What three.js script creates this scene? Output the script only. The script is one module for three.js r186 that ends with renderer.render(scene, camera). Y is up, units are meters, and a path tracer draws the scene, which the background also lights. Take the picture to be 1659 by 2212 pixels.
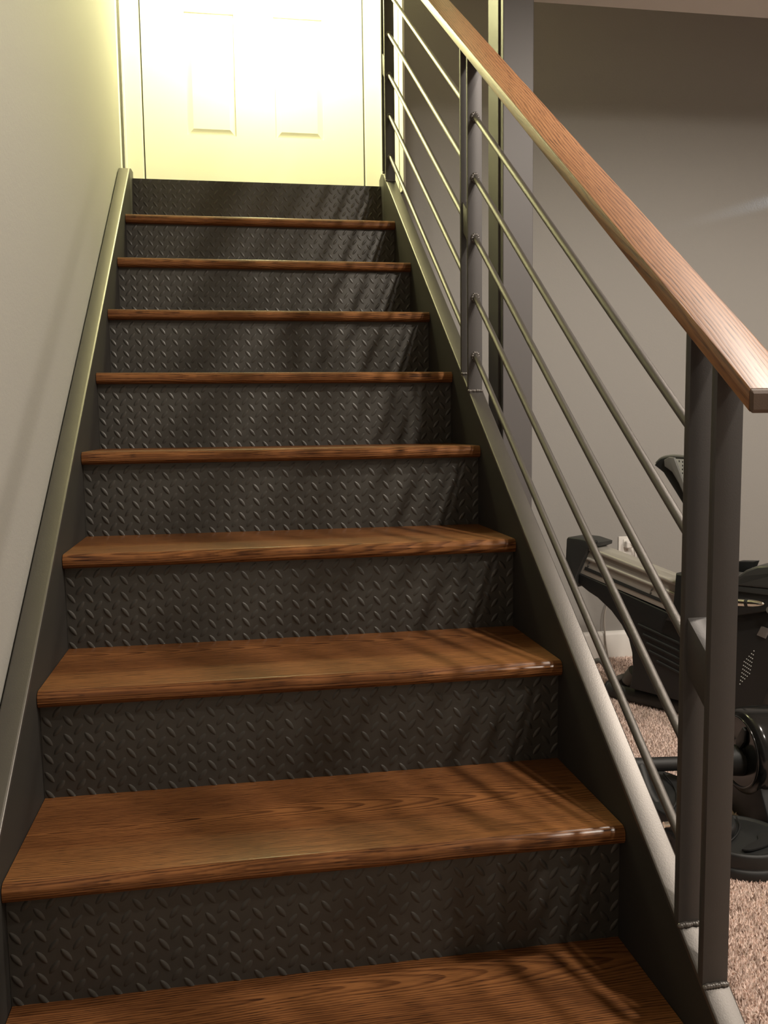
import * as THREE from 'three';
import { RoundedBoxGeometry } from 'three/addons/geometries/RoundedBoxGeometry.js';
import { mergeGeometries, mergeVertices, toCreasedNormals } from 'three/addons/utils/BufferGeometryUtils.js';
import { ImprovedNoise } from 'three/addons/math/ImprovedNoise.js';

// ---------------------------------------------------------------- camera, lights, exposure
const scene = new THREE.Scene();
const camera = new THREE.PerspectiveCamera(60.2524, 1659 / 2212, 0.03, 40);
camera.position.set(0.3326, 1.0044, 0.6863);
camera.rotation.set(-0.0997, -0.1678, -0.0125, 'YXZ');
const renderer = new THREE.WebGLRenderer();
renderer.toneMapping = THREE.LinearToneMapping;
renderer.toneMappingExposure = 1.0;
renderer.shadowMap.enabled = true;
scene.background = new THREE.Color(0x000000);

const CAN_COLOR = [1, 0.90, 0.79], CAN_POWER = 9.8;          // recessed cans of the basement (candela)
const CANS = [[1.78, -0.55, 0.86], [1.78, 0.45, 0.56], [3.6, -0.05, 1.0], [3.6, 2.2, 0.55]];
const LANDING_COLOR = [1, 0.96, 0.48], LANDING_POWER = 4.6;  // pendant lamp over the landing
const LANDING_AT = [0.50, 2.86, -2.98];

// ---------------------------------------------------------------- sizes (metres)
const RISE = 0.19, GO = 0.26958, NOSE = 0.0215, WIDE = 0.913, SL = RISE / GO, THICK = 0.028;
const ZW = -2.79, ZD = -3.24, CEIL = 2.66, UPCEIL = 4.06, LEFT = -0.04, RIGHT = 5.0, FRONT = 3.4;
const OPEN_X = 1.165, OPEN_Z = -0.25;                          // stair opening in the ceiling
const yAt = (c, z) => c - SL * z;                              // a line parallel to the pitch of the stair

let seed = 7;
const rnd = () => { seed = (seed + 0x6d2b79f5) | 0; let t = Math.imul(seed ^ (seed >>> 15), 1 | seed); t = (t + Math.imul(t ^ (t >>> 7), 61 | t)) ^ t; return ((t ^ (t >>> 14)) >>> 0) / 4294967296; };
const perlin = new ImprovedNoise();
const noise = (x, y, z = 0.37) => perlin.noise(x, y, z);
const fbm = (x, y, o = 3) => { let a = 0, s = 1, n = 0; for (let i = 0; i < o; i++) { a += s * noise(x, y, i * 3.7 + 0.3); n += s; s *= 0.5; x *= 2.03; y *= 2.03; } return a / n; };
const clamp = (x, a = 0, b = 1) => Math.min(b, Math.max(a, x));
const smooth = (a, b, x) => { const t = clamp((x - a) / (b - a)); return t * t * (3 - 2 * t); };

// ---------------------------------------------------------------- textures
function texture(w, h, f, srgb, wrap = THREE.MirroredRepeatWrapping) {
  const d = new Uint8Array(w * h * 4);
  for (let y = 0; y < h; y++) for (let x = 0; x < w; x++) {
    const c = f(x, y), o = (y * w + x) * 4;
    d[o] = clamp(c[0]) * 255; d[o + 1] = clamp(c[1]) * 255; d[o + 2] = clamp(c[2]) * 255; d[o + 3] = 255;
  }
  const t = new THREE.DataTexture(d, w, h, THREE.RGBAFormat);
  t.wrapS = t.wrapT = wrap; t.magFilter = THREE.LinearFilter; t.minFilter = THREE.LinearMipmapLinearFilter;
  if (srgb) t.colorSpace = THREE.SRGBColorSpace;
  t.needsUpdate = true;
  return t;
}
// plain-sawn red oak: growth rings cut at a low angle (cathedrals) with open pores along the grain
function oak(w, h, lx, ly, mid, slope, pitch, light, dark, poreDark) {
  const vals = new Float32Array(w * h);
  const map = texture(w, h, (px, py) => {
    const x = px / w * lx, y = py / h * ly;
    const wob = 0.020 * fbm(x * 1.6, y * 6, 2) + 0.004 * fbm(x * 7 + 9, y * 30, 2);
    const v = y - ly * mid + wob;
    const d = 0.03 + slope * (x - lx * 0.35) + 0.02 * noise(x * 2.2, 4.4);
    const ring = Math.sqrt(v * v + d * d * 0.35) / pitch + 0.5 * noise(x * 5, y * 40, 2.2);
    const f = ring - Math.floor(ring);
    const band = smooth(0.35, 0.85, f) * (1 - smooth(0.92, 1, f));              // dark porous spring wood
    const p0 = noise(x * 22, y * 560, 5.1) + 0.6 * noise(x * 55 + 7, y * 760, 2.9);
    const pore = smooth(0.05, 0.6, p0) * (0.35 + 0.65 * band);
    const streak = 0.6 * smooth(0.05, 0.6, noise(x * 4.5 + 2, y * 210, 7.7)) + 0.6 * smooth(0.1, 0.6, noise(x * 9 + 5, y * 430, 3.3));
    const fine = 0.5 + 0.5 * noise(x * 20, y * 620, 1.7);
    const tone = 0.5 + 0.9 * fbm(x * 1.3 + 3, y * 7 + 1, 3);
    const k = clamp(0.10 + 0.55 * band + 0.30 * streak + 0.30 * (fine - 0.5) + 0.5 * (tone - 0.5));
    vals[py * w + px] = 1 - 0.55 * band - 0.45 * pore;
    return [0, 1, 2].map((i) => (light[i] * (1 - k) + dark[i] * k) * (1 - pore * 0.75) + poreDark[i] * pore * 0.75);
  }, true);
  const bump = texture(w, h, (px, py) => { const v = vals[py * w + px]; return [v, v, v]; }, false);
  for (const t of [map, bump]) t.repeat.set(1 / lx, 1 / ly);
  return { map, bump };
}
const shift = (t, u, v) => { const c = t.clone(); c.offset.set(u, v); c.needsUpdate = true; return c; };
const oakTread = oak(2048, 1024, 1.5, 0.62, 0.42, 0.085, 0.0046, [0.55, 0.365, 0.21], [0.315, 0.185, 0.098], [0.145, 0.078, 0.042]);
const oakRail = oak(2048, 512, 3.6, 0.2, 0.85, 0.012, 0.0062, [0.63, 0.445, 0.295], [0.40, 0.235, 0.13], [0.25, 0.14, 0.075]);
const grainBump = (n, f) => { const t = texture(n, n, (x, y) => { const v = 0.5 + 0.5 * f(x, y); return [v, v, v]; }, false); return t; };
const wallBump = grainBump(512, (x, y) => 0.7 * fbm(x / 9, y / 9, 2) + 0.4 * noise(x / 3, y / 3)); wallBump.repeat.set(2.5, 2.5);
const powderBump = grainBump(512, (x, y) => 0.6 * noise(x / 2.2, y / 2.2) + 0.4 * noise(x / 5, y / 5)); powderBump.repeat.set(5, 5);
const plasticBump = grainBump(256, (x, y) => noise(x / 1.7, y / 1.7)); plasticBump.repeat.set(8, 8);
// dust and handling marks on dark painted steel: a slightly uneven tone with fine specks
const steelMap = texture(1024, 1024, (x, y) => {
  const t = 0.5 + 0.35 * fbm(x / 90, y / 90, 3), s = smooth(0.52, 0.75, noise(x / 3.1, y / 3.1, 8.8));
  const k = 0.92 + 0.16 * (t - 0.5) - 0.10 * s;
  return [k, k, k];
}, false); steelMap.repeat.set(1.6, 1.6);
const carpetMap = texture(512, 512, (x, y) => {
  const a = 0.5 + 0.5 * noise(x / 4, y / 4), b = 0.5 + 0.5 * noise(x / 9, y / 9, 3);
  const k = 0.55 + 0.45 * (0.6 * a + 0.4 * b);
  return [0.90 * k, 0.80 * k, 0.74 * k];
}, true); carpetMap.repeat.set(2.2, 2.2);
const carpetBump = grainBump(512, (x, y) => noise(x / 4, y / 4)); carpetBump.repeat.set(2.2, 2.2);

// ---------------------------------------------------------------- materials
const std = (o) => new THREE.MeshStandardMaterial(o);
const lin = (r, g, b) => new THREE.Color().setRGB(r, g, b);
const M = {
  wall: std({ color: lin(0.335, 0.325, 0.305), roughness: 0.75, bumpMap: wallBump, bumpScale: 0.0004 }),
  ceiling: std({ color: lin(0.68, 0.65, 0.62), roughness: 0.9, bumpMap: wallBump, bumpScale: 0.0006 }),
  beam: std({ color: lin(0.66, 0.62, 0.59), roughness: 0.85, bumpMap: wallBump, bumpScale: 0.0004 }),
  white: std({ color: lin(0.82, 0.80, 0.76), roughness: 0.38 }),
  steel: std({ color: lin(0.15, 0.14, 0.13), metalness: 0.8, map: steelMap, roughness: 0.40, bumpMap: powderBump, bumpScale: 0.00012 }),
  plate: std({ color: lin(0.080, 0.076, 0.067), metalness: 0.25, map: steelMap, roughness: 0.42, bumpMap: powderBump, bumpScale: 0.00008 }),
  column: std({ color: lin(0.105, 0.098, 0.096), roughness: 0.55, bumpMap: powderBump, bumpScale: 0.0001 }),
  railing: std({ color: lin(0.080, 0.075, 0.072), metalness: 0.4, map: steelMap, roughness: 0.5, bumpMap: powderBump, bumpScale: 0.00012 }),
  endGrain: std({ color: lin(0.10, 0.062, 0.04), roughness: 0.6, bumpMap: plasticBump, bumpScale: 0.0002 }),
  web: new THREE.MeshPhysicalMaterial({ color: lin(0.034, 0.031, 0.027), map: steelMap, roughness: 0.6, specularIntensity: 0.45, bumpMap: powderBump, bumpScale: 0.00012 }),  // same paint as the flanges; the shade on the webs is put into this colour
  weld: std({ color: lin(0.13, 0.12, 0.11), roughness: 0.25, metalness: 0.3 }),
  carpet: std({ color: 0xffffff, map: carpetMap, roughness: 1, bumpMap: carpetBump, bumpScale: 0.004 }),
  tuft: std({ color: 0xffffff, roughness: 1 }),
  black: std({ color: lin(0.012, 0.013, 0.013), roughness: 0.5, bumpMap: plasticBump, bumpScale: 0.0001 }),
  blackGloss: std({ color: lin(0.012, 0.012, 0.012), roughness: 0.16 }),
  charcoal: std({ color: lin(0.03, 0.032, 0.031), roughness: 0.55 }),
  greyPlastic: std({ color: lin(0.14, 0.14, 0.13), roughness: 0.5 }),
  vinyl: std({ color: lin(0.045, 0.046, 0.044), roughness: 0.36, bumpMap: plasticBump, bumpScale: 0.0002 }),
  alu: std({ color: lin(0.48, 0.46, 0.41), roughness: 0.4, metalness: 0.35 }),
  mesh: std({ color: lin(0.46, 0.48, 0.46), roughness: 0.45 }),
  chrome: std({ color: lin(0.8, 0.78, 0.7), roughness: 0.08, metalness: 1 }),
  dark: std({ color: lin(0.004, 0.004, 0.004), roughness: 0.9 }),
  sticker: std({ color: lin(0.22, 0.21, 0.20), roughness: 0.5 }),
  brass: std({ color: lin(0.55, 0.5, 0.4), roughness: 0.3, metalness: 1 }),
};
const treadMats = [];
for (let i = 0; i < 10; i++) treadMats.push(new THREE.MeshPhysicalMaterial({
  map: shift(oakTread.map, [0.0, 0.06, 0.31, 0.02, 0.22, 0.45, 0.11, 0.36, 0.05, 0.27][i], [0, 0.13, 0.02, 0.37, 0.2, 0.55, 0.31, 0.48, 0.1, 0.66][i]),
  bumpMap: shift(oakTread.bump, [0.0, 0.06, 0.31, 0.02, 0.22, 0.45, 0.11, 0.36, 0.05, 0.27][i], [0, 0.13, 0.02, 0.37, 0.2, 0.55, 0.31, 0.48, 0.1, 0.66][i]),
  bumpScale: 0.00018, roughness: 0.6, specularIntensity: 0.2, clearcoat: 0.32, clearcoatRoughness: 0.2,
}));
const railMat = new THREE.MeshPhysicalMaterial({ map: oakRail.map, bumpMap: oakRail.bump, bumpScale: 0.0002, roughness: 0.48, clearcoat: 0.3, clearcoatRoughness: 0.34 });

// ---------------------------------------------------------------- helpers
const used = new Map();
function numbered(n) { const k = used.get(n) || 0; used.set(n, k + 1); return k ? n + '_' + String(k).padStart(3, '0') : n; }
function mesh(name, geo, mat, parent = scene) {
  const o = new THREE.Mesh(geo, mat); o.name = numbered(name); o.castShadow = o.receiveShadow = true; parent.add(o); return o;
}
function thing(name, label, category, at = [0, 0, 0], turn = 0, group) {
  const o = new THREE.Group(); o.name = numbered(name); o.position.set(...at); o.rotation.y = turn; scene.add(o);
  return tag(o, label, category, group);
}
function tag(o, label, category, group) { o.userData = { label, category }; if (group) o.userData.group = group; return o; }
function struct(name, geo, mat, parent = scene) { const o = mesh(name, geo, mat, parent); if (parent === scene) o.userData = { kind: 'structure' }; return o; }
const plain = (g) => { const n = g.index ? g.toNonIndexed() : g; for (const k of Object.keys(n.attributes)) if (!['position', 'normal', 'uv'].includes(k)) n.deleteAttribute(k); return n; };
const merge = (list) => mergeGeometries(list.map(plain));
// uv in metres from the dominant axis of the face
function boxUV(g) {
  g = plain(g); const p = g.attributes.position, n = g.attributes.normal, uv = new Float32Array(p.count * 2);
  for (let i = 0; i < p.count; i += 3) {
    const ax = Math.abs(n.getX(i) + n.getX(i + 1) + n.getX(i + 2)), ay = Math.abs(n.getY(i) + n.getY(i + 1) + n.getY(i + 2)), az = Math.abs(n.getZ(i) + n.getZ(i + 1) + n.getZ(i + 2));
    for (let k = i; k < i + 3; k++) {
      const [x, y, z] = [p.getX(k), p.getY(k), p.getZ(k)];
      const q = ax >= ay && ax >= az ? [z, y] : ay >= az ? [x, z] : [x, y];
      uv[k * 2] = q[0]; uv[k * 2 + 1] = q[1];
    }
  }
  g.setAttribute('uv', new THREE.BufferAttribute(uv, 2)); return g;
}
const box = (x0, x1, y0, y1, z0, z1, r = 0) => {
  const g = r ? new RoundedBoxGeometry(x1 - x0, y1 - y0, z1 - z0, 2, r) : new THREE.BoxGeometry(x1 - x0, y1 - y0, z1 - z0);
  g.translate((x0 + x1) / 2, (y0 + y1) / 2, (z0 + z1) / 2); return boxUV(g);
};
// a closed ring of (a, b) points swept through stations; put(a, b, t) gives the point; flat caps
function sweep(ring, stations, put, crease = 0.6) {
  const pos = [], N = ring.length, R = stations.map((t) => ring.map(([a, b]) => put(a, b, t)));
  const tri = (a, b, c) => pos.push(...a, ...b, ...c);
  for (let s = 0; s + 1 < R.length; s++) for (let i = 0; i < N; i++) {
    const j = (i + 1) % N; tri(R[s][i], R[s][j], R[s + 1][j]); tri(R[s][i], R[s + 1][j], R[s + 1][i]);
  }
  const faces = THREE.ShapeUtils.triangulateShape(ring.map(([a, b]) => new THREE.Vector2(a, b)), []);
  for (const [a, b, c] of faces) { tri(R[0][a], R[0][c], R[0][b]); tri(R.at(-1)[a], R.at(-1)[b], R.at(-1)[c]); }
  let g = new THREE.BufferGeometry(); g.setAttribute('position', new THREE.Float32BufferAttribute(pos, 3));
  g = toCreasedNormals(mergeVertices(g, 1e-6), crease); return fixWinding(g);
}
function fixWinding(g) {   // turn a closed shell inside out when its signed volume is negative
  const p = g.attributes.position; let v = 0; const a = new THREE.Vector3(), b = new THREE.Vector3(), c = new THREE.Vector3();
  for (let i = 0; i < p.count; i += 3) { a.fromBufferAttribute(p, i); b.fromBufferAttribute(p, i + 1); c.fromBufferAttribute(p, i + 2); v += a.dot(b.cross(c)); }
  if (v < 0) {
    const q = p.array; for (let i = 0; i < q.length; i += 9) for (let k = 0; k < 3; k++) { const t = q[i + 3 + k]; q[i + 3 + k] = q[i + 6 + k]; q[i + 6 + k] = t; }
    g = toCreasedNormals(g, 0.6);
  }
  return boxUV(g);
}
// polygon in (x, y) with rounded corners, extruded along z from z0 to z1 with a bevel
function slab(points, z0, z1, bevel = 0.003, curved = false, holes = []) {
  const v = points.map(([x, y]) => new THREE.Vector2(x, y));
  const s = curved ? new THREE.Shape(new THREE.SplineCurve([...v, v[0]]).getPoints(v.length * 5).slice(0, -1)) : new THREE.Shape(v);
  for (const h of holes) s.holes.push(h);
  const g = new THREE.ExtrudeGeometry(s, { depth: z1 - z0 - 2 * bevel, bevelEnabled: bevel > 0, bevelThickness: bevel, bevelSize: bevel, bevelOffset: -bevel, bevelSegments: 3, curveSegments: 10 });
  g.translate(0, 0, z0 + bevel); return boxUV(toCreasedNormals(plain(g), 0.5));
}
function tube(points, r, seg = 40, rs = 14, straight = false) {
  const v = points.map((p) => new THREE.Vector3(...p));
  const c = straight ? new THREE.LineCurve3(v[0], v[1]) : new THREE.CatmullRomCurve3(v, false, 'centripetal');
  const g = new THREE.TubeGeometry(c, straight ? 1 : seg, r, rs, false), parts = [g];
  for (const [t, s] of [[0, -1], [1, 1]]) {
    const cap = new THREE.CircleGeometry(r, rs), d = c.getTangent(t).multiplyScalar(s), p = c.getPoint(t);
    cap.applyQuaternion(new THREE.Quaternion().setFromUnitVectors(new THREE.Vector3(0, 0, 1), d)); cap.translate(p.x, p.y, p.z); parts.push(cap);
  }
  return merge(parts);
}
const rounded = (x0, x1, y0, y1, r, n = 4) => {   // rounded rectangle as a ring of points
  const o = [];
  for (const [cx, cy, a] of [[x1 - r, y1 - r, 0], [x0 + r, y1 - r, 1], [x0 + r, y0 + r, 2], [x1 - r, y0 + r, 3]])
    for (let i = 0; i <= n; i++) { const t = (a + i / n) * Math.PI / 2; o.push([cx + r * Math.cos(t), cy + r * Math.sin(t)]); }
  return o;
};

// ---------------------------------------------------------------- the room
struct('floor', box(LEFT - 0.1, RIGHT + 0.1, -0.1, 0, ZW - 0.1, FRONT + 0.1), M.carpet);
struct('wall_left', merge([box(LEFT - 0.1, LEFT, 0, UPCEIL, -2.742, FRONT), box(LEFT - 0.1, LEFT, 0, 1.9, ZW, -2.742)]), M.wall);
{ // back wall, with the cased opening at the head of the stair; behind it the small lobby of the door
  const g = [box(LEFT - 0.3, LEFT, 0, UPCEIL, ZW - 0.1, ZW), box(LEFT, 1.012, 0, 1.895, ZW - 0.1, ZW), box(LEFT, 1.012, 4.0, UPCEIL, ZW - 0.1, ZW), box(1.012, RIGHT + 0.1, 0, UPCEIL, ZW - 0.1, ZW)];
  struct('wall_back', merge(g), M.wall);
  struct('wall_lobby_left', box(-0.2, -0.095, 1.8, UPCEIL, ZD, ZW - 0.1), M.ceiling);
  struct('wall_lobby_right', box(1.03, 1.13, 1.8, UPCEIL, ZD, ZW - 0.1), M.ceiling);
  struct('wall_lobby_back', merge([box(-0.2, 0.001, 1.8, UPCEIL, ZD - 0.1, ZD), box(0.932, 1.13, 1.8, UPCEIL, ZD - 0.1, ZD), box(0.001, 0.932, 3.95, UPCEIL, ZD - 0.1, ZD)]), M.wall);
  struct('floor_lobby', merge([box(-0.2, 1.13, 1.8, 1.899, ZD - 0.1, ZW - 0.1), box(LEFT, 1.012, 1.895, 1.899, ZW - 0.1, ZW + 0.001)]), M.plate);
}
struct('wall_right', box(RIGHT, RIGHT + 0.1, 0, CEIL + 0.1, ZW, FRONT), M.wall);
struct('wall_front', box(LEFT - 0.1, RIGHT + 0.1, 0, CEIL + 0.1, FRONT, FRONT + 0.1), M.wall);
struct('ceiling', merge([box(OPEN_X, RIGHT + 0.1, CEIL, CEIL + 0.1, ZW, FRONT), box(LEFT, OPEN_X, CEIL, CEIL + 0.1, OPEN_Z, FRONT)]), M.ceiling);
struct('wall_stairwell_right', box(OPEN_X, OPEN_X + 0.1, CEIL + 0.1, UPCEIL, ZW, OPEN_Z + 0.1), M.wall);
struct('wall_stairwell_front', box(LEFT, OPEN_X, CEIL + 0.1, UPCEIL, OPEN_Z, OPEN_Z + 0.1), M.wall);
struct('ceiling_stairwell', box(-0.2, OPEN_X + 0.1, UPCEIL, UPCEIL + 0.1, ZD - 0.1, OPEN_Z + 0.1), M.ceiling);
struct('ceiling_beam', box(1.165, RIGHT, 2.336, CEIL, -2.15, -2.002, 0.003), M.beam);
// column at the edge of the stair opening: a wider back board and the drywall box in front of it
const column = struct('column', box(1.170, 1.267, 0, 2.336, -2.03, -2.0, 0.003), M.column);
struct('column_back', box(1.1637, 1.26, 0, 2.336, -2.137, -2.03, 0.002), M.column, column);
{ // baseboard with an eased top edge
  const s = [[0, 0], [0.014, 0], [0.014, 0.1], [0.011, 0.108], [0.006, 0.113], [0, 0.115]];
  struct('baseboard_back', sweep(s, [LEFT, RIGHT], (a, b, t) => [t, b, ZW + a]), M.white);
}

// ---------------------------------------------------------------- the door of the landing
{
  const d = thing('panel_door', 'white panel door at the head of the stairs, glowing under the lobby lamp', 'door');
  const y0 = 1.903, y1 = 3.94, x0 = 0.005, x1 = 0.928, zf = ZD - 0.004;
  // three rows of two panels: openings in the stiles and rails, raised fields set in them
  const rows = [[2.224, 2.72], [2.775, 3.45], [3.56, 3.80]], cols = [[0.181, 0.384], [0.550, 0.756]], holes = [], panels = [];
  for (const [a, b] of rows) for (const [l, r] of cols) {
    holes.push(new THREE.Path([[l, a], [r, a], [r, b], [l, b]].map(([x, y]) => new THREE.Vector2(x, y)))); panels.push([l, r, a, b]);
  }
  mesh('stiles_and_rails', slab([[x0, y0], [x1, y0], [x1, y1], [x0, y1]], zf - 0.014, zf, 0.0, false, holes), M.white, d);
  mesh('door_core', box(x0, x1, y0, y1, zf - 0.036, zf - 0.014), M.white, d);
  for (const [l, r, a, b] of panels) {   // bevelled raised field: wide at its foot, narrower face
    const e = 0.026, zb = zf - 0.014, zt = zf - 0.001;
    const ring = (m, z) => [[l + m, a + m, z], [r - m, a + m, z], [r - m, b - m, z], [l + m, b - m, z]];
    const A = ring(0.0, zb), B = ring(e, zt), pos = [];
    for (let i = 0; i < 4; i++) { const j = (i + 1) % 4; pos.push(...A[i], ...A[j], ...B[j], ...A[i], ...B[j], ...B[i]); }
    pos.push(...B[0], ...B[1], ...B[2], ...B[0], ...B[2], ...B[3]);
    const g = new THREE.BufferGeometry(); g.setAttribute('position', new THREE.Float32BufferAttribute(pos, 3)); g.computeVertexNormals();
    mesh('raised_panel', boxUV(g), M.white, d);
  }
}
{ // door casing in the lobby, and the white jamb liner of the opening
  const casing = (n, x0, x1, band) => { const t = struct(n, box(x0, x1, 1.9, 4.02, ZD, ZD + 0.014, 0.003), M.white); struct('back_band', box(...band, 1.9, 4.02, ZD + 0.012, ZD + 0.024, 0.003), M.white, t); };
  casing('trim_1', -0.085, -0.001, [-0.085, -0.066]); casing('trim_2', 0.934, 1.02, [1.001, 1.02]);
  struct('trim_3', box(-0.001, 0.934, 3.945, 4.03, ZD, ZD + 0.014, 0.003), M.white);
  const j1 = struct('trim_4', box(LEFT - 0.012, LEFT, 1.9, 4.0, -2.9, -2.742, 0.002), M.white);
  struct('stop_bead', box(LEFT - 0.004, LEFT + 0.004, 1.9, 4.0, -2.875, -2.862, 0.002), M.white, j1);
  const j2 = struct('trim_5', box(1.005, 1.014, 1.9, 4.0, -2.9, -2.742, 0.002), M.white);
  struct('stop_bead', box(1.001, 1.008, 1.9, 4.0, -2.823, -2.812, 0.002), M.white, j2);
}

// ---------------------------------------------------------------- the stair
const ORD = ['lowest', 'second', 'third', 'fourth', 'fifth', 'sixth', 'seventh', 'eighth', 'ninth', 'topmost'];
{ // treads: bull-nosed oak boards
  const r = 0.012, back = -(GO + NOSE + 0.006), ring = [[back, 0]], n = 7;
  for (let i = 0; i <= n; i++) { const t = i / n * Math.PI / 2; ring.push([-r + r * Math.sin(t), -r + r * Math.cos(t)]); }
  const rb = 0.009;
  for (let i = 0; i <= n; i++) { const t = Math.PI / 2 + i / n * Math.PI / 2; ring.push([-rb + rb * Math.sin(t), -THICK + rb + rb * Math.cos(t)]); }
  ring.push([back, -THICK]);
  const g = sweep(ring, [0.0012, WIDE - 0.0012], (a, b, t) => [t, b, a], 0.7);
  { // uv: along the board, and along the girth of the profile so that the grain runs over the nose
    const p = g.attributes.position, nn = g.attributes.normal, uv = g.attributes.uv;
    for (let i = 0; i < p.count; i++) {
      const y = p.getY(i), z = p.getZ(i);
      let v = z < -r ? -z : y > -r ? r - (r + z) * 1.2 : 0.0 - (-r - y) * 1.1;
      if (y < -THICK + 0.001) v = -0.03 + z;
      if (Math.abs(nn.getX(i)) > 0.7) uv.setXY(i, y + 0.3, -z); else uv.setXY(i, p.getX(i), 0.02 + v);
    }
  }
  const what = ['cut off by the bottom of the picture', 'with the widest visible top and bold arched grain', 'with a long thin glint along its left nosing', 'with the narrow top surface seen almost edge-on', 'showing only a sliver of its top', 'seen exactly edge-on at eye height', 'seen from just below its nosing', 'in the dim upper part of the flight', 'nearest the door'];
  for (let i = 1; i <= 9; i++) {
    const o = mesh('stair_tread', g, treadMats[i - 1]); o.position.set(0, i * RISE, -i * GO);
    tag(o, (i === 1 ? 'lowest' : i === 9 ? 'topmost' : ORD[i - 1] + ' lowest') + ' stained oak stair tread, ' + what[i - 1], 'stair tread', 'oak treads of the basement stair');
  }
}
{ // risers: diamond plate with real raised lugs
  const H = RISE - THICK, s = 0.0338, L = 0.0128, Wd = 0.0046, Ht = 0.0018;
  const pos = [], nor = [], nu = 10, nv = 4;
  const lug = (cx, cy, ang, y1) => {
    const ca = Math.cos(ang), sa = Math.sin(ang), P = [];
    for (let i = 0; i <= nu; i++) for (let j = 0; j <= nv; j++) {
      const t = -1 + 2 * i / nu, q = -1 + 2 * j / nv, half = Wd * Math.pow(1 - t * t, 0.8);
      const a = t * L, b = q * half, h = Ht * Math.pow(Math.max(0, 1 - t * t), 0.6) * (1 - q * q);
      let x = cx + a * ca - b * sa, y = cy + a * sa + b * ca;
      P.push([clamp(x, 0.002, WIDE - 0.002), clamp(y, 0.0005, y1), h]);
    }
    const at = (i, j) => P[i * (nv + 1) + j];
    const vn = (i, j) => {
      const d = (p, q) => new THREE.Vector3(q[0] - p[0], q[1] - p[1], q[2] - p[2]);
      const a = d(at(Math.max(0, i - 1), j), at(Math.min(nu, i + 1), j)), b = d(at(i, Math.max(0, j - 1)), at(i, Math.min(nv, j + 1)));
      const n = a.cross(b); if (n.length() < 1e-12) return [0, 0, 1]; n.normalize(); if (n.z < 0) n.negate(); return [n.x, n.y, n.z];
    };
    for (let i = 0; i < nu; i++) for (let j = 0; j < nv; j++)
      for (const [a, b] of [[i, j], [i + 1, j], [i + 1, j + 1], [i, j], [i + 1, j + 1], [i, j + 1]]) { pos.push(...at(a, b)); nor.push(...vn(a, b)); }
  };
  const build = (y1) => {
    pos.length = nor.length = 0;
    for (let m = 0; m * s * 0.95 < y1 + s; m++) for (let k = 0; k * s < WIDE + s; k++) {
      const x = 0.010 + k * s, y = 0.004 + m * s * 0.95;
      if (y < y1 - 0.003 && x < WIDE - 0.003) lug(x, y, -0.93, y1);
      const x2 = x + s / 2, y2 = y + s * 0.475;
      if (y2 < y1 - 0.003 && x2 < WIDE - 0.003) lug(x2, y2, 0.93, y1);
    }
    const g = new THREE.BufferGeometry();
    g.setAttribute('position', new THREE.Float32BufferAttribute(pos.slice(), 3)); g.setAttribute('normal', new THREE.Float32BufferAttribute(nor.slice(), 3));
    g.setAttribute('uv', new THREE.Float32BufferAttribute(new Float32Array(pos.length / 3 * 2), 2));
    return g;
  };
  const lugs = build(H), lugsTop = build(RISE), plate = box(0.0005, WIDE - 0.0005, 0, H, -0.005, 0), plateTop = merge([box(0.0005, WIDE - 0.0005, 0, RISE, -0.005, 0), box(0.0005, WIDE - 0.0005, RISE - 0.005, RISE, ZW + 10 * GO + NOSE, -0.004)]);
  for (let i = 1; i <= 10; i++) {
    const t = thing('stair_riser', i === 10 ? 'topmost dark diamond plate stair riser, right below the white door' : i === 1 ? 'lowest dark diamond plate stair riser, below the lowest oak tread' : 'dark diamond plate stair riser below the ' + (i === 9 ? 'topmost' : ORD[i - 1] + ' lowest') + ' oak tread', 'stair riser', [0, (i - 1) * RISE, -i * GO - NOSE], 0, 'diamond plate risers of the basement stair');
    mesh('plate', i === 10 ? plateTop : plate, M.plate, t);
    const l = mesh('raised_lugs', i === 10 ? lugsTop : lugs, M.plate, t); l.userData = { kind: 'stuff' };
  }
}
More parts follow.
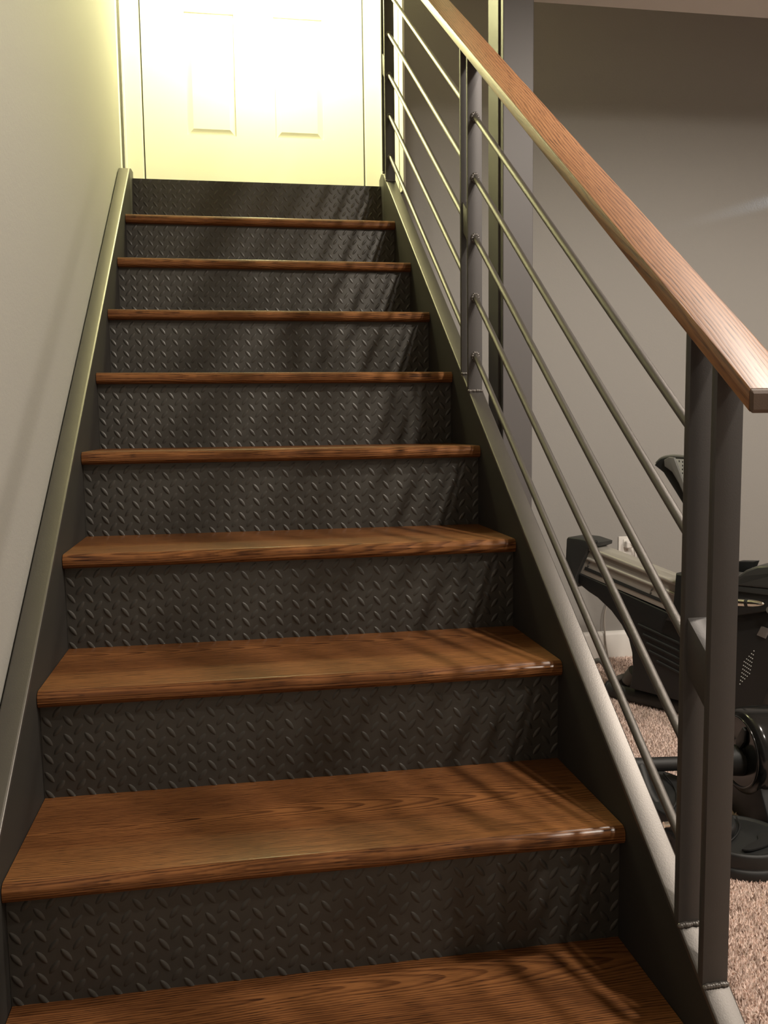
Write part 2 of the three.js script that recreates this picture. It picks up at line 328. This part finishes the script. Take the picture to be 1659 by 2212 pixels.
{ // stringers: steel channels, web against the treads, top flange turned outwards
  const zb = 0.06, rr = 0.004, c0 = 0.055;
  const build = (x, out, zTop, name, label) => {
    const t = thing(name, label, 'stringer');
    // cross-section: (across, height c above the pitch line)
    const fx = 0.0372 * out, w = 0.006 * out, th = 0.0085, arc = [];
    for (let i = 0; i <= 5; i++) { const a = i / 5 * Math.PI / 2; arc.push([x + out * rr - out * rr * Math.cos(a), c0 - rr + rr * Math.sin(a)]); }
    const zs = [zb, 0, -0.1, -0.2, -0.3, -0.42, -0.4258, zTop], put = (a, b, z) => [a, Math.max(b - SL * z, 0.0), z];
    const flange = [...arc, [x + fx - out * 0.002, c0], [x + fx, c0 - 0.002], [x + fx, c0 - th], [x, c0 - th]], web = [[x, c0 - th], [x + w, c0 - th], [x + w, -0.30], [x, -0.30]];
    mesh('top_flange', sweep(flange, [zb, zTop], put, 0.5), M.steel, t);
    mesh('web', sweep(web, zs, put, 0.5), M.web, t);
    // the web runs on over the landing with its corner cut off
    const yT = yAt(c0, zTop);
    const g = new THREE.ExtrudeGeometry(new THREE.Shape([[zTop + 0.001, yT - 0.0045], [zTop - 0.045, yT + 0.012], [ZW + 0.036, 1.931], [ZW + 0.03, 1.60], [zTop + 0.001, 1.60]].map(([z, y]) => new THREE.Vector2(-z, y))), { depth: 0.006, bevelEnabled: false });
    g.rotateY(Math.PI / 2); g.translate(out > 0 ? x : x - 0.006, 0, 0);
    mesh('web_end', boxUV(g), M.railing, t);
    return t;
  };
  build(0, -1, -2.635, 'stair_stringer', 'dark steel channel stringer of the stair, running along the grey side wall');
  build(WIDE, 1, -2.66, 'stair_stringer', 'dark steel channel stringer of the stair, carrying the railing posts');
}

// ---------------------------------------------------------------- the railing
{
  const t = thing('stair_railing', 'dark steel stair railing of paired flat bars with five sloping round rods', 'railing');
  const X0 = WIDE - 0.001, X1 = X0 + 0.036, cB = 0.056, cT = 0.8585, TH = 0.0135;
  const fronts = [-0.308, -0.373, -1.457, -1.522, -2.604, -2.669];
  const bar = (zf) => { // flat bar with sloping ends
    const ring = rounded(X0, X1, zf - TH, zf, 0.0018, 2);
    return sweep(ring, [cB, cT], (a, z, c) => [a, yAt(c, z), z], 0.5);
  };
  fronts.forEach((z) => mesh('post_bar', bar(z), M.railing, t));
  for (const z of [-0.308, -1.457, -2.604]) { // welded spacer between the two bars
    const ring = rounded(X0 + 0.0035, X1 - 0.0035, 0.408, 0.482, 0.002, 2);
    mesh('post_spacer', sweep(ring, [z - TH, z - 0.065], (a, c, zz) => [a, yAt(c, zz), zz], 0.5), M.railing, t);
  }
  const bead = (x, y, z, lx, lz, n, amp) => { // a lumpy run of weld along x
    const parts = [];
    for (let i = 0; i < n; i++) {
      const g = new THREE.SphereGeometry(0.0036 + amp * rnd(), 8, 6);
      g.scale(1.2, 0.9, 1); g.translate(x + (n > 1 ? (i / (n - 1) - 0.5) * lx : 0), y + (rnd() - 0.5) * 0.0012, z + (rnd() - 0.5) * lz); parts.push(g);
    }
    return merge(parts);
  };
  for (const z of fronts) mesh('weld_bead', bead((X0 + X1) / 2, yAt(cB, z), z + 0.001, 0.030, 0.001, 9, 0.0012), M.weld, t);
  const XR = 0.930, RR = 0.0068;
  for (let k = 0; k < 5; k++) {
    const c = 0.142 + 0.1425 * k;
    for (const [za, zb] of [[-2.604, -1.522 - TH], [-1.457, -0.373 - TH]]) {
      mesh('rail_rod', tube([[XR, yAt(c, za), za], [XR, yAt(c, zb), zb]], RR, 1, 20, true), M.steel, t);
      const parts = [];
      for (let i = 0; i < 10; i++) {
        const a = i / 10 * 2 * Math.PI, g = new THREE.SphereGeometry(0.0034 + 0.0016 * rnd(), 7, 5);
        g.translate(XR + Math.cos(a) * RR * 1.08, yAt(c, za) + Math.sin(a) * RR * 1.25 - 0.001, za + 0.001); parts.push(g);
      }
      mesh('weld_bead', merge(parts), M.weld, t);
    }
  }
}
{ // oak handrail on top of the posts, plumb-cut at its foot; dark end grain, with the shade of the end put into its colour
  const rail = thing('wooden_handrail', 'flat stained oak handrail running up along the steel railing', 'handrail');
  const ring = rounded(0.898, 0.963, 0.859, 0.885, 0.0022, 3), zf = -0.218;
  const g = sweep(ring, [zf, -2.735], (a, c, z) => [a, yAt(c, z), z], 0.5);
  const p = g.attributes.position, n = g.attributes.normal, uv = g.attributes.uv;
  for (let i = 0; i < p.count; i++) {
    const along = -p.getZ(i) * Math.hypot(1, SL), c = p.getY(i) + SL * p.getZ(i);
    uv.setXY(i, along, Math.abs(n.getX(i)) > 0.7 ? 0.06 + c * 0.6 : p.getX(i) - 0.86);
  }
  mesh('rail_board', g, railMat, rail);
  const e = sweep(rounded(0.8985, 0.9625, 0.8595, 0.8845, 0.003, 3), [zf, zf + 0.003, zf + 0.005], (a, c, z) => { const k = z > zf + 0.004 ? 0.0022 : 0; return [clamp(a, 0.8985 + k, 0.9625 - k), yAt(clamp(c, 0.8595 + 2.4 * k, 0.8845 - k), z), z]; }, 0.4);
  mesh('end_grain', e, M.endGrain, rail).userData = { label: 'dark end grain at the foot of the handrail, its shade put into the colour' };
}

// ---------------------------------------------------------------- wall outlet and cord
{
  const x = 1.960, y = 0.461, z = ZW;
  const t = thing('wall_outlet', 'white duplex wall outlet with a plug in it, low on the far grey wall', 'outlet', [x, y, z]);
  mesh('cover_plate', box(-0.038, 0.038, -0.058, 0.058, 0, 0.006, 0.0028), M.white, t);
  mesh('receptacle', box(-0.018, 0.018, -0.046, -0.010, 0.005, 0.009, 0.0015), M.white, t);
  mesh('receptacle', box(-0.018, 0.018, 0.010, 0.046, 0.005, 0.009, 0.0015), M.white, t);
  mesh('screw', new THREE.SphereGeometry(0.0028, 8, 6).translate(0, 0, 0.0065), M.brass, t);
  const c = thing('power_cord', 'white power cord with moulded plug hanging down the far wall to the carpet', 'cord');
  mesh('plug', merge([box(x - 0.015, x + 0.015, y + 0.010, y + 0.040, z + 0.009, z + 0.034, 0.006), tube([[x + 0.004, y + 0.03, z + 0.03], [x + 0.016, y + 0.02, z + 0.036], [x + 0.026, y - 0.02, z + 0.03], [x + 0.03, y - 0.055, z + 0.018]], 0.006, 16, 8)]), M.white, c);
  mesh('cable', tube([[x + 0.03, y - 0.05, z + 0.018], [x + 0.05, y - 0.09, z + 0.016], [x + 0.0, y - 0.17, z + 0.013], [x - 0.07, y - 0.2, z + 0.012], [x - 0.098, y - 0.26, z + 0.013], [x - 0.1, y - 0.345, z + 0.018], [x - 0.095, y - 0.4, z + 0.019], [x - 0.09, 0.012, z + 0.03]], 0.0032, 60, 8), M.greyCord = std({ color: lin(0.42, 0.39, 0.35), roughness: 0.5 }), c);
}

// ---------------------------------------------------------------- exercise bike by the far wall
{
  const b = thing('exercise_bike', 'black recumbent exercise bike with a sloping aluminium seat rail, standing by the far wall', 'exercise bike', [1.75, 0, -2.15], -Math.atan2(0.835, 0.55));
  const part = (n, g, m, p = b) => mesh(n, g, m, p);
  const bodyPts = [[-0.262, 0.452], [-0.262, 0.412], [-0.218, 0.387], [-0.181, 0.371], [-0.123, 0.331], [-0.081, 0.287], [-0.052, 0.242], [-0.038, 0.195], [-0.034, 0.146], [-0.038, 0.095], [-0.047, 0.066], [0.166, 0.062], [0.342, 0.058], [0.411, 0.077], [0.441, 0.166], [0.51, 0.26], [0.74, 0.33], [0.74, 0.41], [0.50, 0.415], [0.332, 0.408], [0.16, 0.352], [0.118, 0.352]];
  part('shroud', slab(bodyPts, -0.06, 0.05, 0.006), M.black);
  [[[-0.014, 0.300], [0.19, 0.248]], [[0.006, 0.268], [0.19, 0.220]], [[0.020, 0.240], [0.19, 0.194]], [[0.030, 0.214], [0.19, 0.168]], [[0.06, 0.184], [0.19, 0.147]]].forEach(([a, e]) => part('vent_slat', tube([[a[0], a[1], 0.050], [e[0], e[1], 0.050]], 0.0055, 1, 8, true), M.black));
  const rail = part('seat_rail', slab([[-0.224, 0.555], [0.30, 0.425], [0.27, 0.32], [-0.262, 0.452]], -0.04, 0.045, 0.002), M.alu);
  const along = (y0, y1, z, r) => tube([[-0.226, y0, z], [0.29, y1, z]], r, 1, 8, true);
  part('rail_lip', along(0.548, 0.421, 0.047, 0.008), M.alu, rail);
  part('rail_rib', along(0.508, 0.382, 0.046, 0.006), M.alu, rail);
  part('rail_groove', slab([[-0.235, 0.478], [0.29, 0.345], [0.287, 0.334], [-0.24, 0.466]], 0.0445, 0.047, 0.0005), M.charcoal, rail);
  for (const [x, y] of [[-0.218, 0.495], [-0.222, 0.482], [0.035, 0.428], [0.031, 0.416]]) part('rail_screw', new THREE.SphereGeometry(0.0032, 8, 6).translate(x, y, 0.047), M.charcoal, rail);
  part('rail_end_cap', slab([[-0.306, 0.575], [-0.300, 0.582], [-0.238, 0.581], [-0.185, 0.570], [-0.186, 0.558], [-0.214, 0.545], [-0.262, 0.440], [-0.264, 0.400], [-0.290, 0.44], [-0.310, 0.495]], -0.055, 0.065, 0.006), M.charcoal);
  part('cap_knob', new THREE.SphereGeometry(0.008, 10, 8).translate(-0.190, 0.572, 0.05), M.black);
  // seat carriage, pad and back rest
  part('seat_bracket', slab([[0.135, 0.50], [0.33, 0.49], [0.45, 0.48], [0.45, 0.42], [0.16, 0.33], [0.10, 0.335], [0.128, 0.40]], -0.05, 0.075, 0.008), M.black);
  part('seat_pad', slab([[0.20, 0.485], [0.300, 0.488], [0.330, 0.497], [0.352, 0.52], [0.373, 0.538], [0.409, 0.556], [0.445, 0.563], [0.50, 0.562], [0.56, 0.54], [0.58, 0.50], [0.56, 0.49]], -0.20, 0.085, 0.014), M.vinyl);
  part('seat_base', slab([[0.20, 0.486], [0.58, 0.49], [0.58, 0.470], [0.20, 0.466]], -0.19, 0.082, 0.004), M.charcoal);
  part('seat_pan', slab([[0.22, 0.466], [0.55, 0.470], [0.52, 0.438], [0.24, 0.43]], -0.15, 0.07, 0.006), M.black);
  const handle = part('adjusting_handle', new THREE.LatheGeometry([[0, 0.0], [0.0115, 0.002], [0.012, 0.052], [0.0115, 0.095], [0.0088, 0.115], [0.0045, 0.128], [0, 0.131]].map(([x, y]) => new THREE.Vector2(x, y)), 20).rotateZ(-Math.PI / 2 + 0.1).translate(0.335, 0.443, 0.15), M.chrome);
  part('handle_ring', new THREE.CylinderGeometry(0.0126, 0.0126, 0.010, 18).rotateZ(-Math.PI / 2 + 0.1).translate(0.413, 0.451, 0.15), M.black, handle);
  part('handle_stem', tube([[0.34, 0.443, 0.15], [0.25, 0.43, 0.12], [0.2, 0.42, 0.06]], 0.008, 12, 10), M.black, handle);
  part('data_plate', slab([[0.416, 0.364], [0.444, 0.357], [0.430, 0.326], [0.402, 0.333]], 0.049, 0.053, 0.0008), M.sticker);
  part('bolt_head', new THREE.CylinderGeometry(0.012, 0.012, 0.012, 18).rotateX(Math.PI / 2).translate(0.455, 0.425, 0.08), M.greyPlastic);
  { const dots = []; for (let i = 0; i < 7; i++) for (let j = 0; j < 5; j++) dots.push(new THREE.SphereGeometry(0.0022, 6, 4).translate(0.352 + j * 0.0075 + i * 0.002, 0.165 + i * 0.0125 + j * 0.010, 0.0505)); const v = part('vent_studs', merge(dots), M.mesh); v.userData = { kind: 'stuff' }; }  // pale studs: the glint of the vent dots is put into their colour
  const back = part('back_rest', slab([[0.018, 0.852], [0.027, 0.866], [0.041, 0.877], [0.075, 0.885], [0.148, 0.883], [0.235, 0.873], [0.25, 0.80], [0.235, 0.66], [0.20, 0.56], [0.165, 0.56], [0.150, 0.69], [0.10, 0.762], [0.052, 0.828]], -0.02, 0.02, 0.008), M.black);
  { // perforated panel in its pale frame
    const holes = []; for (let i = 0; i < 10; i++) for (let j = 0; j < 7; j++) {
      const x = 0.113 + j * 0.0125, y = 0.868 - i * 0.0125 - (j % 2) * 0.002; if (x > 0.106 + (0.875 - y) * 0.40 && x < 0.222) { const p = new THREE.Path(); p.absellipse(x, y, 0.0024, 0.0036, 0, Math.PI * 2); holes.push(p); }
    }
    part('mesh_panel', slab([[0.098, 0.876], [0.228, 0.872], [0.24, 0.80], [0.23, 0.68], [0.17, 0.70], [0.147, 0.752]], 0.022, 0.025, 0.0, false, holes), M.mesh, back);
    part('panel_frame', slab([[0.060, 0.872], [0.078, 0.882], [0.098, 0.880], [0.118, 0.835], [0.150, 0.76], [0.172, 0.70], [0.163, 0.685], [0.145, 0.735], [0.115, 0.795], [0.090, 0.832], [0.062, 0.85]], 0.018, 0.030, 0.004), M.greyPlastic, back);
    part('top_edge', tube([[0.022, 0.858, 0.008], [0.04, 0.874, 0.01], [0.075, 0.883, 0.012], [0.148, 0.881, 0.014], [0.23, 0.873, 0.014]], 0.006, 24, 8), M.greyPlastic, back);
  }
  part('back_support', tube([[0.20, 0.44, 0.0], [0.205, 0.56, -0.005], [0.21, 0.66, -0.012], [0.205, 0.76, -0.02]], 0.016, 20, 14), M.black);
  part('arm_rest', slab([[0.24, 0.50], [0.27, 0.535], [0.325, 0.540], [0.318, 0.520], [0.34, 0.50]], -0.13, -0.09, 0.004), M.black);
  // base frame and transport wheel
  part('base_tube', tube([[-0.155, 0.030, 0.0], [0.60, 0.036, 0.0]], 0.030, 1, 24, true), M.charcoal);
  part('tube_end_cap', new THREE.SphereGeometry(0.031, 18, 12).scale(0.5, 1, 1).translate(-0.157, 0.031, 0), M.black);
  part('cap_screw', new THREE.CylinderGeometry(0.004, 0.004, 0.01, 10).rotateX(Math.PI / 2).translate(-0.118, 0.036, 0.03), M.black);
  part('cross_tube', tube([[-0.115, 0.040, -0.03], [-0.085, 0.075, -0.01], [-0.052, 0.115, 0.0]], 0.026, 16, 18), M.greyPlastic);
  part('tube_band', tube([[-0.092, 0.068, -0.014], [-0.085, 0.076, -0.01]], 0.0275, 1, 18, true), M.dark);
  part('tube_elbow', tube([[-0.17, 0.02, 0.0], [-0.145, 0.055, 0.0], [-0.11, 0.08, 0.0], [-0.06, 0.10, 0.0]], 0.012, 24, 12), M.greyPlastic);
  part('lift_handle', tube([[-0.26, 0.03, 0.0], [-0.235, 0.095, 0.0], [-0.214, 0.122, 0.0], [-0.195, 0.126, 0.0], [-0.178, 0.112, 0.0], [-0.162, 0.085, 0.0], [-0.14, 0.045, 0.0]], 0.0095, 40, 12), M.greyPlastic);
  part('front_foot', tube([[0.60, 0.030, -0.22], [0.60, 0.030, 0.16]], 0.030, 1, 20, true), M.charcoal);
}

// ---------------------------------------------------------------- low pedal trainer on the carpet beside the stair
{
  const e = thing('pedal_trainer', 'glossy black pedal exerciser with a round drum, on the carpet close beside the stair', 'exercise machine', [1.45, 0, -1.15]);
  const L = (x, y, z) => [x - 1.45, y, z + 1.15];
  const part = (n, g, m, p = e) => mesh(n, g, m, p);
  const drum = part('drum', new THREE.LatheGeometry([[0, 0], [0.03, 0.0], [0.032, 0.004], [0.055, 0.004], [0.080, 0.002], [0.096, 0.004], [0.104, 0.010], [0.108, 0.022], [0.110, 0.05], [0.110, 0.10], [0.106, 0.122], [0.09, 0.130], [0, 0.132]].map(([x, y]) => new THREE.Vector2(x, y)), 64).rotateZ(-Math.PI / 2).translate(...L(1.56, 0.172, -1.285)), M.blackGloss);
  part('drum_ring', new THREE.TorusGeometry(0.088, 0.0035, 10, 48).rotateY(Math.PI / 2).translate(...L(1.562, 0.172, -1.285)), M.blackGloss, drum);
  part('drum_spoke', slab([[-0.01, 0.02], [-0.016, 0.05], [-0.006, 0.08], [0.006, 0.08], [0.012, 0.045], [0.01, 0.02]], -0.004, 0.004, 0.002).rotateY(Math.PI / 2).rotateX(0.45).translate(...L(1.558, 0.172, -1.285)), M.black, drum);
  part('hub', new THREE.CylinderGeometry(0.034, 0.04, 0.05, 28).rotateZ(Math.PI / 2).translate(...L(1.545, 0.150, -1.285)), M.black, drum);
  part('axle', tube([L(1.46, 0.150, -1.285), L(1.54, 0.150, -1.285)], 0.009, 1, 14, true), M.chrome);
  part('cross_bar', tube([L(1.18, 0.160, -1.295), L(1.48, 0.150, -1.285)], 0.0175, 1, 24, true), M.black);
  // housing under the drum, standing on the carpet
  part('drum_bracket', slab([[-0.10, 0.0], [0.14, 0.0], [0.12, 0.05], [0.05, 0.17], [-0.02, 0.17], [-0.08, 0.06]], 0.0, 0.03, 0.006).rotateY(-Math.PI / 2).translate(...L(1.60, 0.0, -1.285)), M.black);
  part('drum_bracket', slab([[-0.10, 0.0], [0.14, 0.0], [0.12, 0.05], [0.05, 0.19], [-0.02, 0.19], [-0.08, 0.06]], 0.0, 0.03, 0.006).rotateY(-Math.PI / 2).translate(...L(1.74, 0.0, -1.285)), M.black);
  part('base_bar', box(-0.19, 0.25, 0.0, 0.022, -0.02, 0.03, 0.006).translate(0, 0, -0.05), M.black);
  // foot plates: a stepped oval base with a raised rim and a dark heel well
  const footPlate = (name, at, sx, sz, turn, tilt) => {
    const f = new THREE.Group();
    const prof = [[0, 0.0], [0.108, 0.0], [0.112, 0.004], [0.112, 0.018], [0.107, 0.023], [0.104, 0.026], [0.106, 0.030], [0.106, 0.052], [0.102, 0.058], [0.096, 0.058], [0.092, 0.054], [0.088, 0.055], [0, 0.066]];
    const g = new THREE.LatheGeometry(prof.map(([x, y]) => new THREE.Vector2(x, y)), 56); g.scale(sx, 1, sz); g.rotateX(tilt); g.rotateY(turn); g.translate(...at);
    const o = part(name, g, M.black);
    const well = slab([[-0.060, 0.012], [-0.045, 0.002], [0.0, 0.002], [0.04, 0.012], [0.056, 0.034], [0.04, 0.05], [0.022, 0.046], [0.005, 0.030], [-0.03, 0.022]].map(([x, y]) => [x, y]), 0, 0.006, 0.002, true);
    well.rotateX(-Math.PI / 2); well.translate(0.0, 0.0585, 0.075); well.scale(sx, 1, sz); well.rotateX(tilt); well.rotateY(turn); well.translate(...at);
    part('heel_well', well, M.dark, o);
    const rib = tube([[-0.075, 0.062, 0.03], [-0.03, 0.066, 0.015], [0.02, 0.066, -0.02], [0.05, 0.064, -0.06]], 0.002, 24, 6); rib.scale(sx, 1, sz); rib.rotateX(tilt); rib.rotateY(turn); rib.translate(...at);
    part('grip_rib', rib, M.black, o);
    return o;
  };
  footPlate('foot_plate', L(1.452, 0.0, -1.09), 1.0, 1.0, 0.25, 0.0);
  footPlate('foot_plate', L(1.36, 0.045, -1.22), 0.85, 1.5, 0.3, 0.12);
  part('pedal_arm', tube([L(1.33, 0.06, -1.14), L(1.30, 0.10, -1.22), L(1.30, 0.158, -1.29)], 0.014, 20, 12), M.black);
  part('pedal_bolt', new THREE.CylinderGeometry(0.007, 0.007, 0.012, 12).rotateZ(Math.PI / 2).translate(...L(1.262, 0.105, -1.075)), M.chrome);
  part('pedal_foot', box(-0.15, -0.06, 0.0, 0.06, -0.12, 0.10, 0.01), M.black);
}

// ---------------------------------------------------------------- carpet pile where it is seen close
{
  const g = new THREE.ConeGeometry(0.0027, 0.010, 5, 2, true); g.translate(0, 0.0042, 0);
  { const p = g.attributes.position; for (let i = 0; i < p.count; i++) { const y = p.getY(i); p.setX(i, p.getX(i) * (y > 0.007 ? 0.8 : 1) + y * y * 34); } g.computeVertexNormals(); }
  const spots = [];
  const fill = (x0, x1, z0, z1, d) => { for (let x = x0; x < x1; x += d) for (let z = z0; z < z1; z += d) spots.push([x + (rnd() - 0.5) * d, z + (rnd() - 0.5) * d]); };
  fill(0.958, 1.75, -1.15, -0.05, 0.0050); fill(0.958, 3.4, -2.775, -1.15, 0.0072); fill(1.75, 3.4, -1.15, 1.0, 0.0080); fill(0.958, 1.75, -0.05, 1.0, 0.0080); fill(-0.03, 0.956, -2.78, -0.95, 0.0105);
  const im = new THREE.InstancedMesh(g, M.tuft, spots.length); im.name = 'carpet_pile'; im.castShadow = im.receiveShadow = true;
  const m = new THREE.Matrix4(), q = new THREE.Quaternion(), s = new THREE.Vector3(), v = new THREE.Vector3(), c = new THREE.Color();
  spots.forEach(([x, z], i) => {
    q.setFromEuler(new THREE.Euler((rnd() - 0.5) * 0.9, rnd() * 6.28, (rnd() - 0.5) * 0.9)); const k = 0.8 + 0.5 * rnd(); s.set(k, 0.8 + 0.5 * rnd(), k);
    im.setMatrixAt(i, m.compose(v.set(x, -0.001, z), q, s));
    const t = rnd(), w = 0.75 + 0.4 * rnd(); c.setRGB((t < 0.13 ? 0.40 : 0.88) * w, (t < 0.13 ? 0.29 : 0.71) * w, (t < 0.13 ? 0.24 : 0.63) * w); im.setColorAt(i, c);
  });
  im.userData = { kind: 'stuff', label: 'beige and brown flecked shag carpet pile covering the basement floor', category: 'carpet' };
  scene.add(im);
}

// ---------------------------------------------------------------- lamps
CANS.forEach(([x, z, k], i) => {
  const t = thing('disc_light', ['flush ceiling disc light over the lower steps and the pedal trainer', 'flush ceiling disc light in front of the foot of the stair', 'flush ceiling disc light in the middle of the wide room', 'flush ceiling disc light at the front of the room, farthest from the stair'][i], 'ceiling light', [x, CEIL, z], 0, 'flush disc lights of the basement');
  mesh('trim_ring', new THREE.LatheGeometry([[0.066, -0.050], [0.07, -0.052], [0.088, -0.046], [0.092, -0.036], [0.092, 0], [0, 0], [0, -0.04], [0.066, -0.04], [0.066, -0.050]].map(([a, b]) => new THREE.Vector2(a, b)), 40), M.white, t);
  const glow = std({ color: 0xffffff, emissive: new THREE.Color(...CAN_COLOR), emissiveIntensity: 6 });
  mesh('glowing_lens', new THREE.CylinderGeometry(0.066, 0.066, 0.006, 32).translate(0, -0.045, 0), glow, t);
  const l = new THREE.SpotLight(new THREE.Color().setRGB(...CAN_COLOR), CAN_POWER * k, 0, 1.54, 0.3, 2);
  l.position.set(x, CEIL - 0.115, z); l.target.position.set(x, 0, z); l.castShadow = true; l.shadow.radius = 2.7; l.shadow.bias = -0.001; l.shadow.mapSize.set(2048, 2048);
  l.name = 'can_lamp'; scene.add(l, l.target);
});
{
  const [x, y, z] = LANDING_AT;
  const t = thing('pendant_lamp', 'round glass pendant lamp hanging in the lobby before the white door', 'ceiling light', [x, UPCEIL, z]);
  mesh('ceiling_rose', new THREE.LatheGeometry([[0, 0], [0.06, 0], [0.058, -0.012], [0.02, -0.03], [0, -0.03]].map(([a, b]) => new THREE.Vector2(a, b)), 32), M.white, t);
  mesh('stem', tube([[0, -0.02, 0], [0, y - UPCEIL + 0.10, 0]], 0.005, 1, 10, true), M.chrome, t);
  mesh('glass_globe', new THREE.SphereGeometry(0.11, 32, 20).translate(0, y - UPCEIL, 0), std({ color: 0xffffff, emissive: new THREE.Color(...LANDING_COLOR), emissiveIntensity: 5 }), t);
  const l = new THREE.PointLight(new THREE.Color().setRGB(...LANDING_COLOR), LANDING_POWER, 0, 2);
  l.position.set(x, y, z); l.castShadow = true; l.shadow.radius = 5.4; l.name = 'globe_lamp'; scene.add(l);
}

{ // added cool spot lamp, out of view: its thin beam lays the streak on the wall
  const at = new THREE.Vector3(4.2, 2.35, -2.72), to = new THREE.Vector3(3.0, 2.025, -2.79), d = to.clone().sub(at).normalize();
  const t = thing('added_streak_lamp', 'added cool white spot lamp out of view, laying the thin streak on the far wall', 'lamp', at.toArray());
  t.quaternion.setFromUnitVectors(new THREE.Vector3(0, 0, 1), d);
  mesh('lamp_body', new THREE.LatheGeometry([[0, -0.10], [0.012, -0.10], [0.013, -0.03], [0.02, 0.0], [0.02, 0.012], [0.017, 0.012], [0.015, 0.004], [0, 0.002]].map(([a, b]) => new THREE.Vector2(a, b)), 24).rotateX(Math.PI / 2), M.black, t);
  mesh('wall_clip', box(-0.008, 0.008, -0.01, 0.01, -0.08, -0.06).rotateY(0).translate(0, 0, 0), M.black, t);
  mesh('glowing_lens', new THREE.CircleGeometry(0.014, 20).translate(0, 0, 0.006), std({ color: 0xffffff, emissive: new THREE.Color(0.7, 0.85, 1), emissiveIntensity: 4 }), t);
  const l = new THREE.SpotLight(new THREE.Color().setRGB(0.62, 0.8, 1), 55, 0, 0.0255, 0.9, 2);
  l.position.copy(at).addScaledVector(d, 0.02); l.target.position.copy(to); l.castShadow = true; l.shadow.radius = 0.3; l.name = 'added_streak_beam'; scene.add(l, l.target);
}

renderer.render(scene, camera);
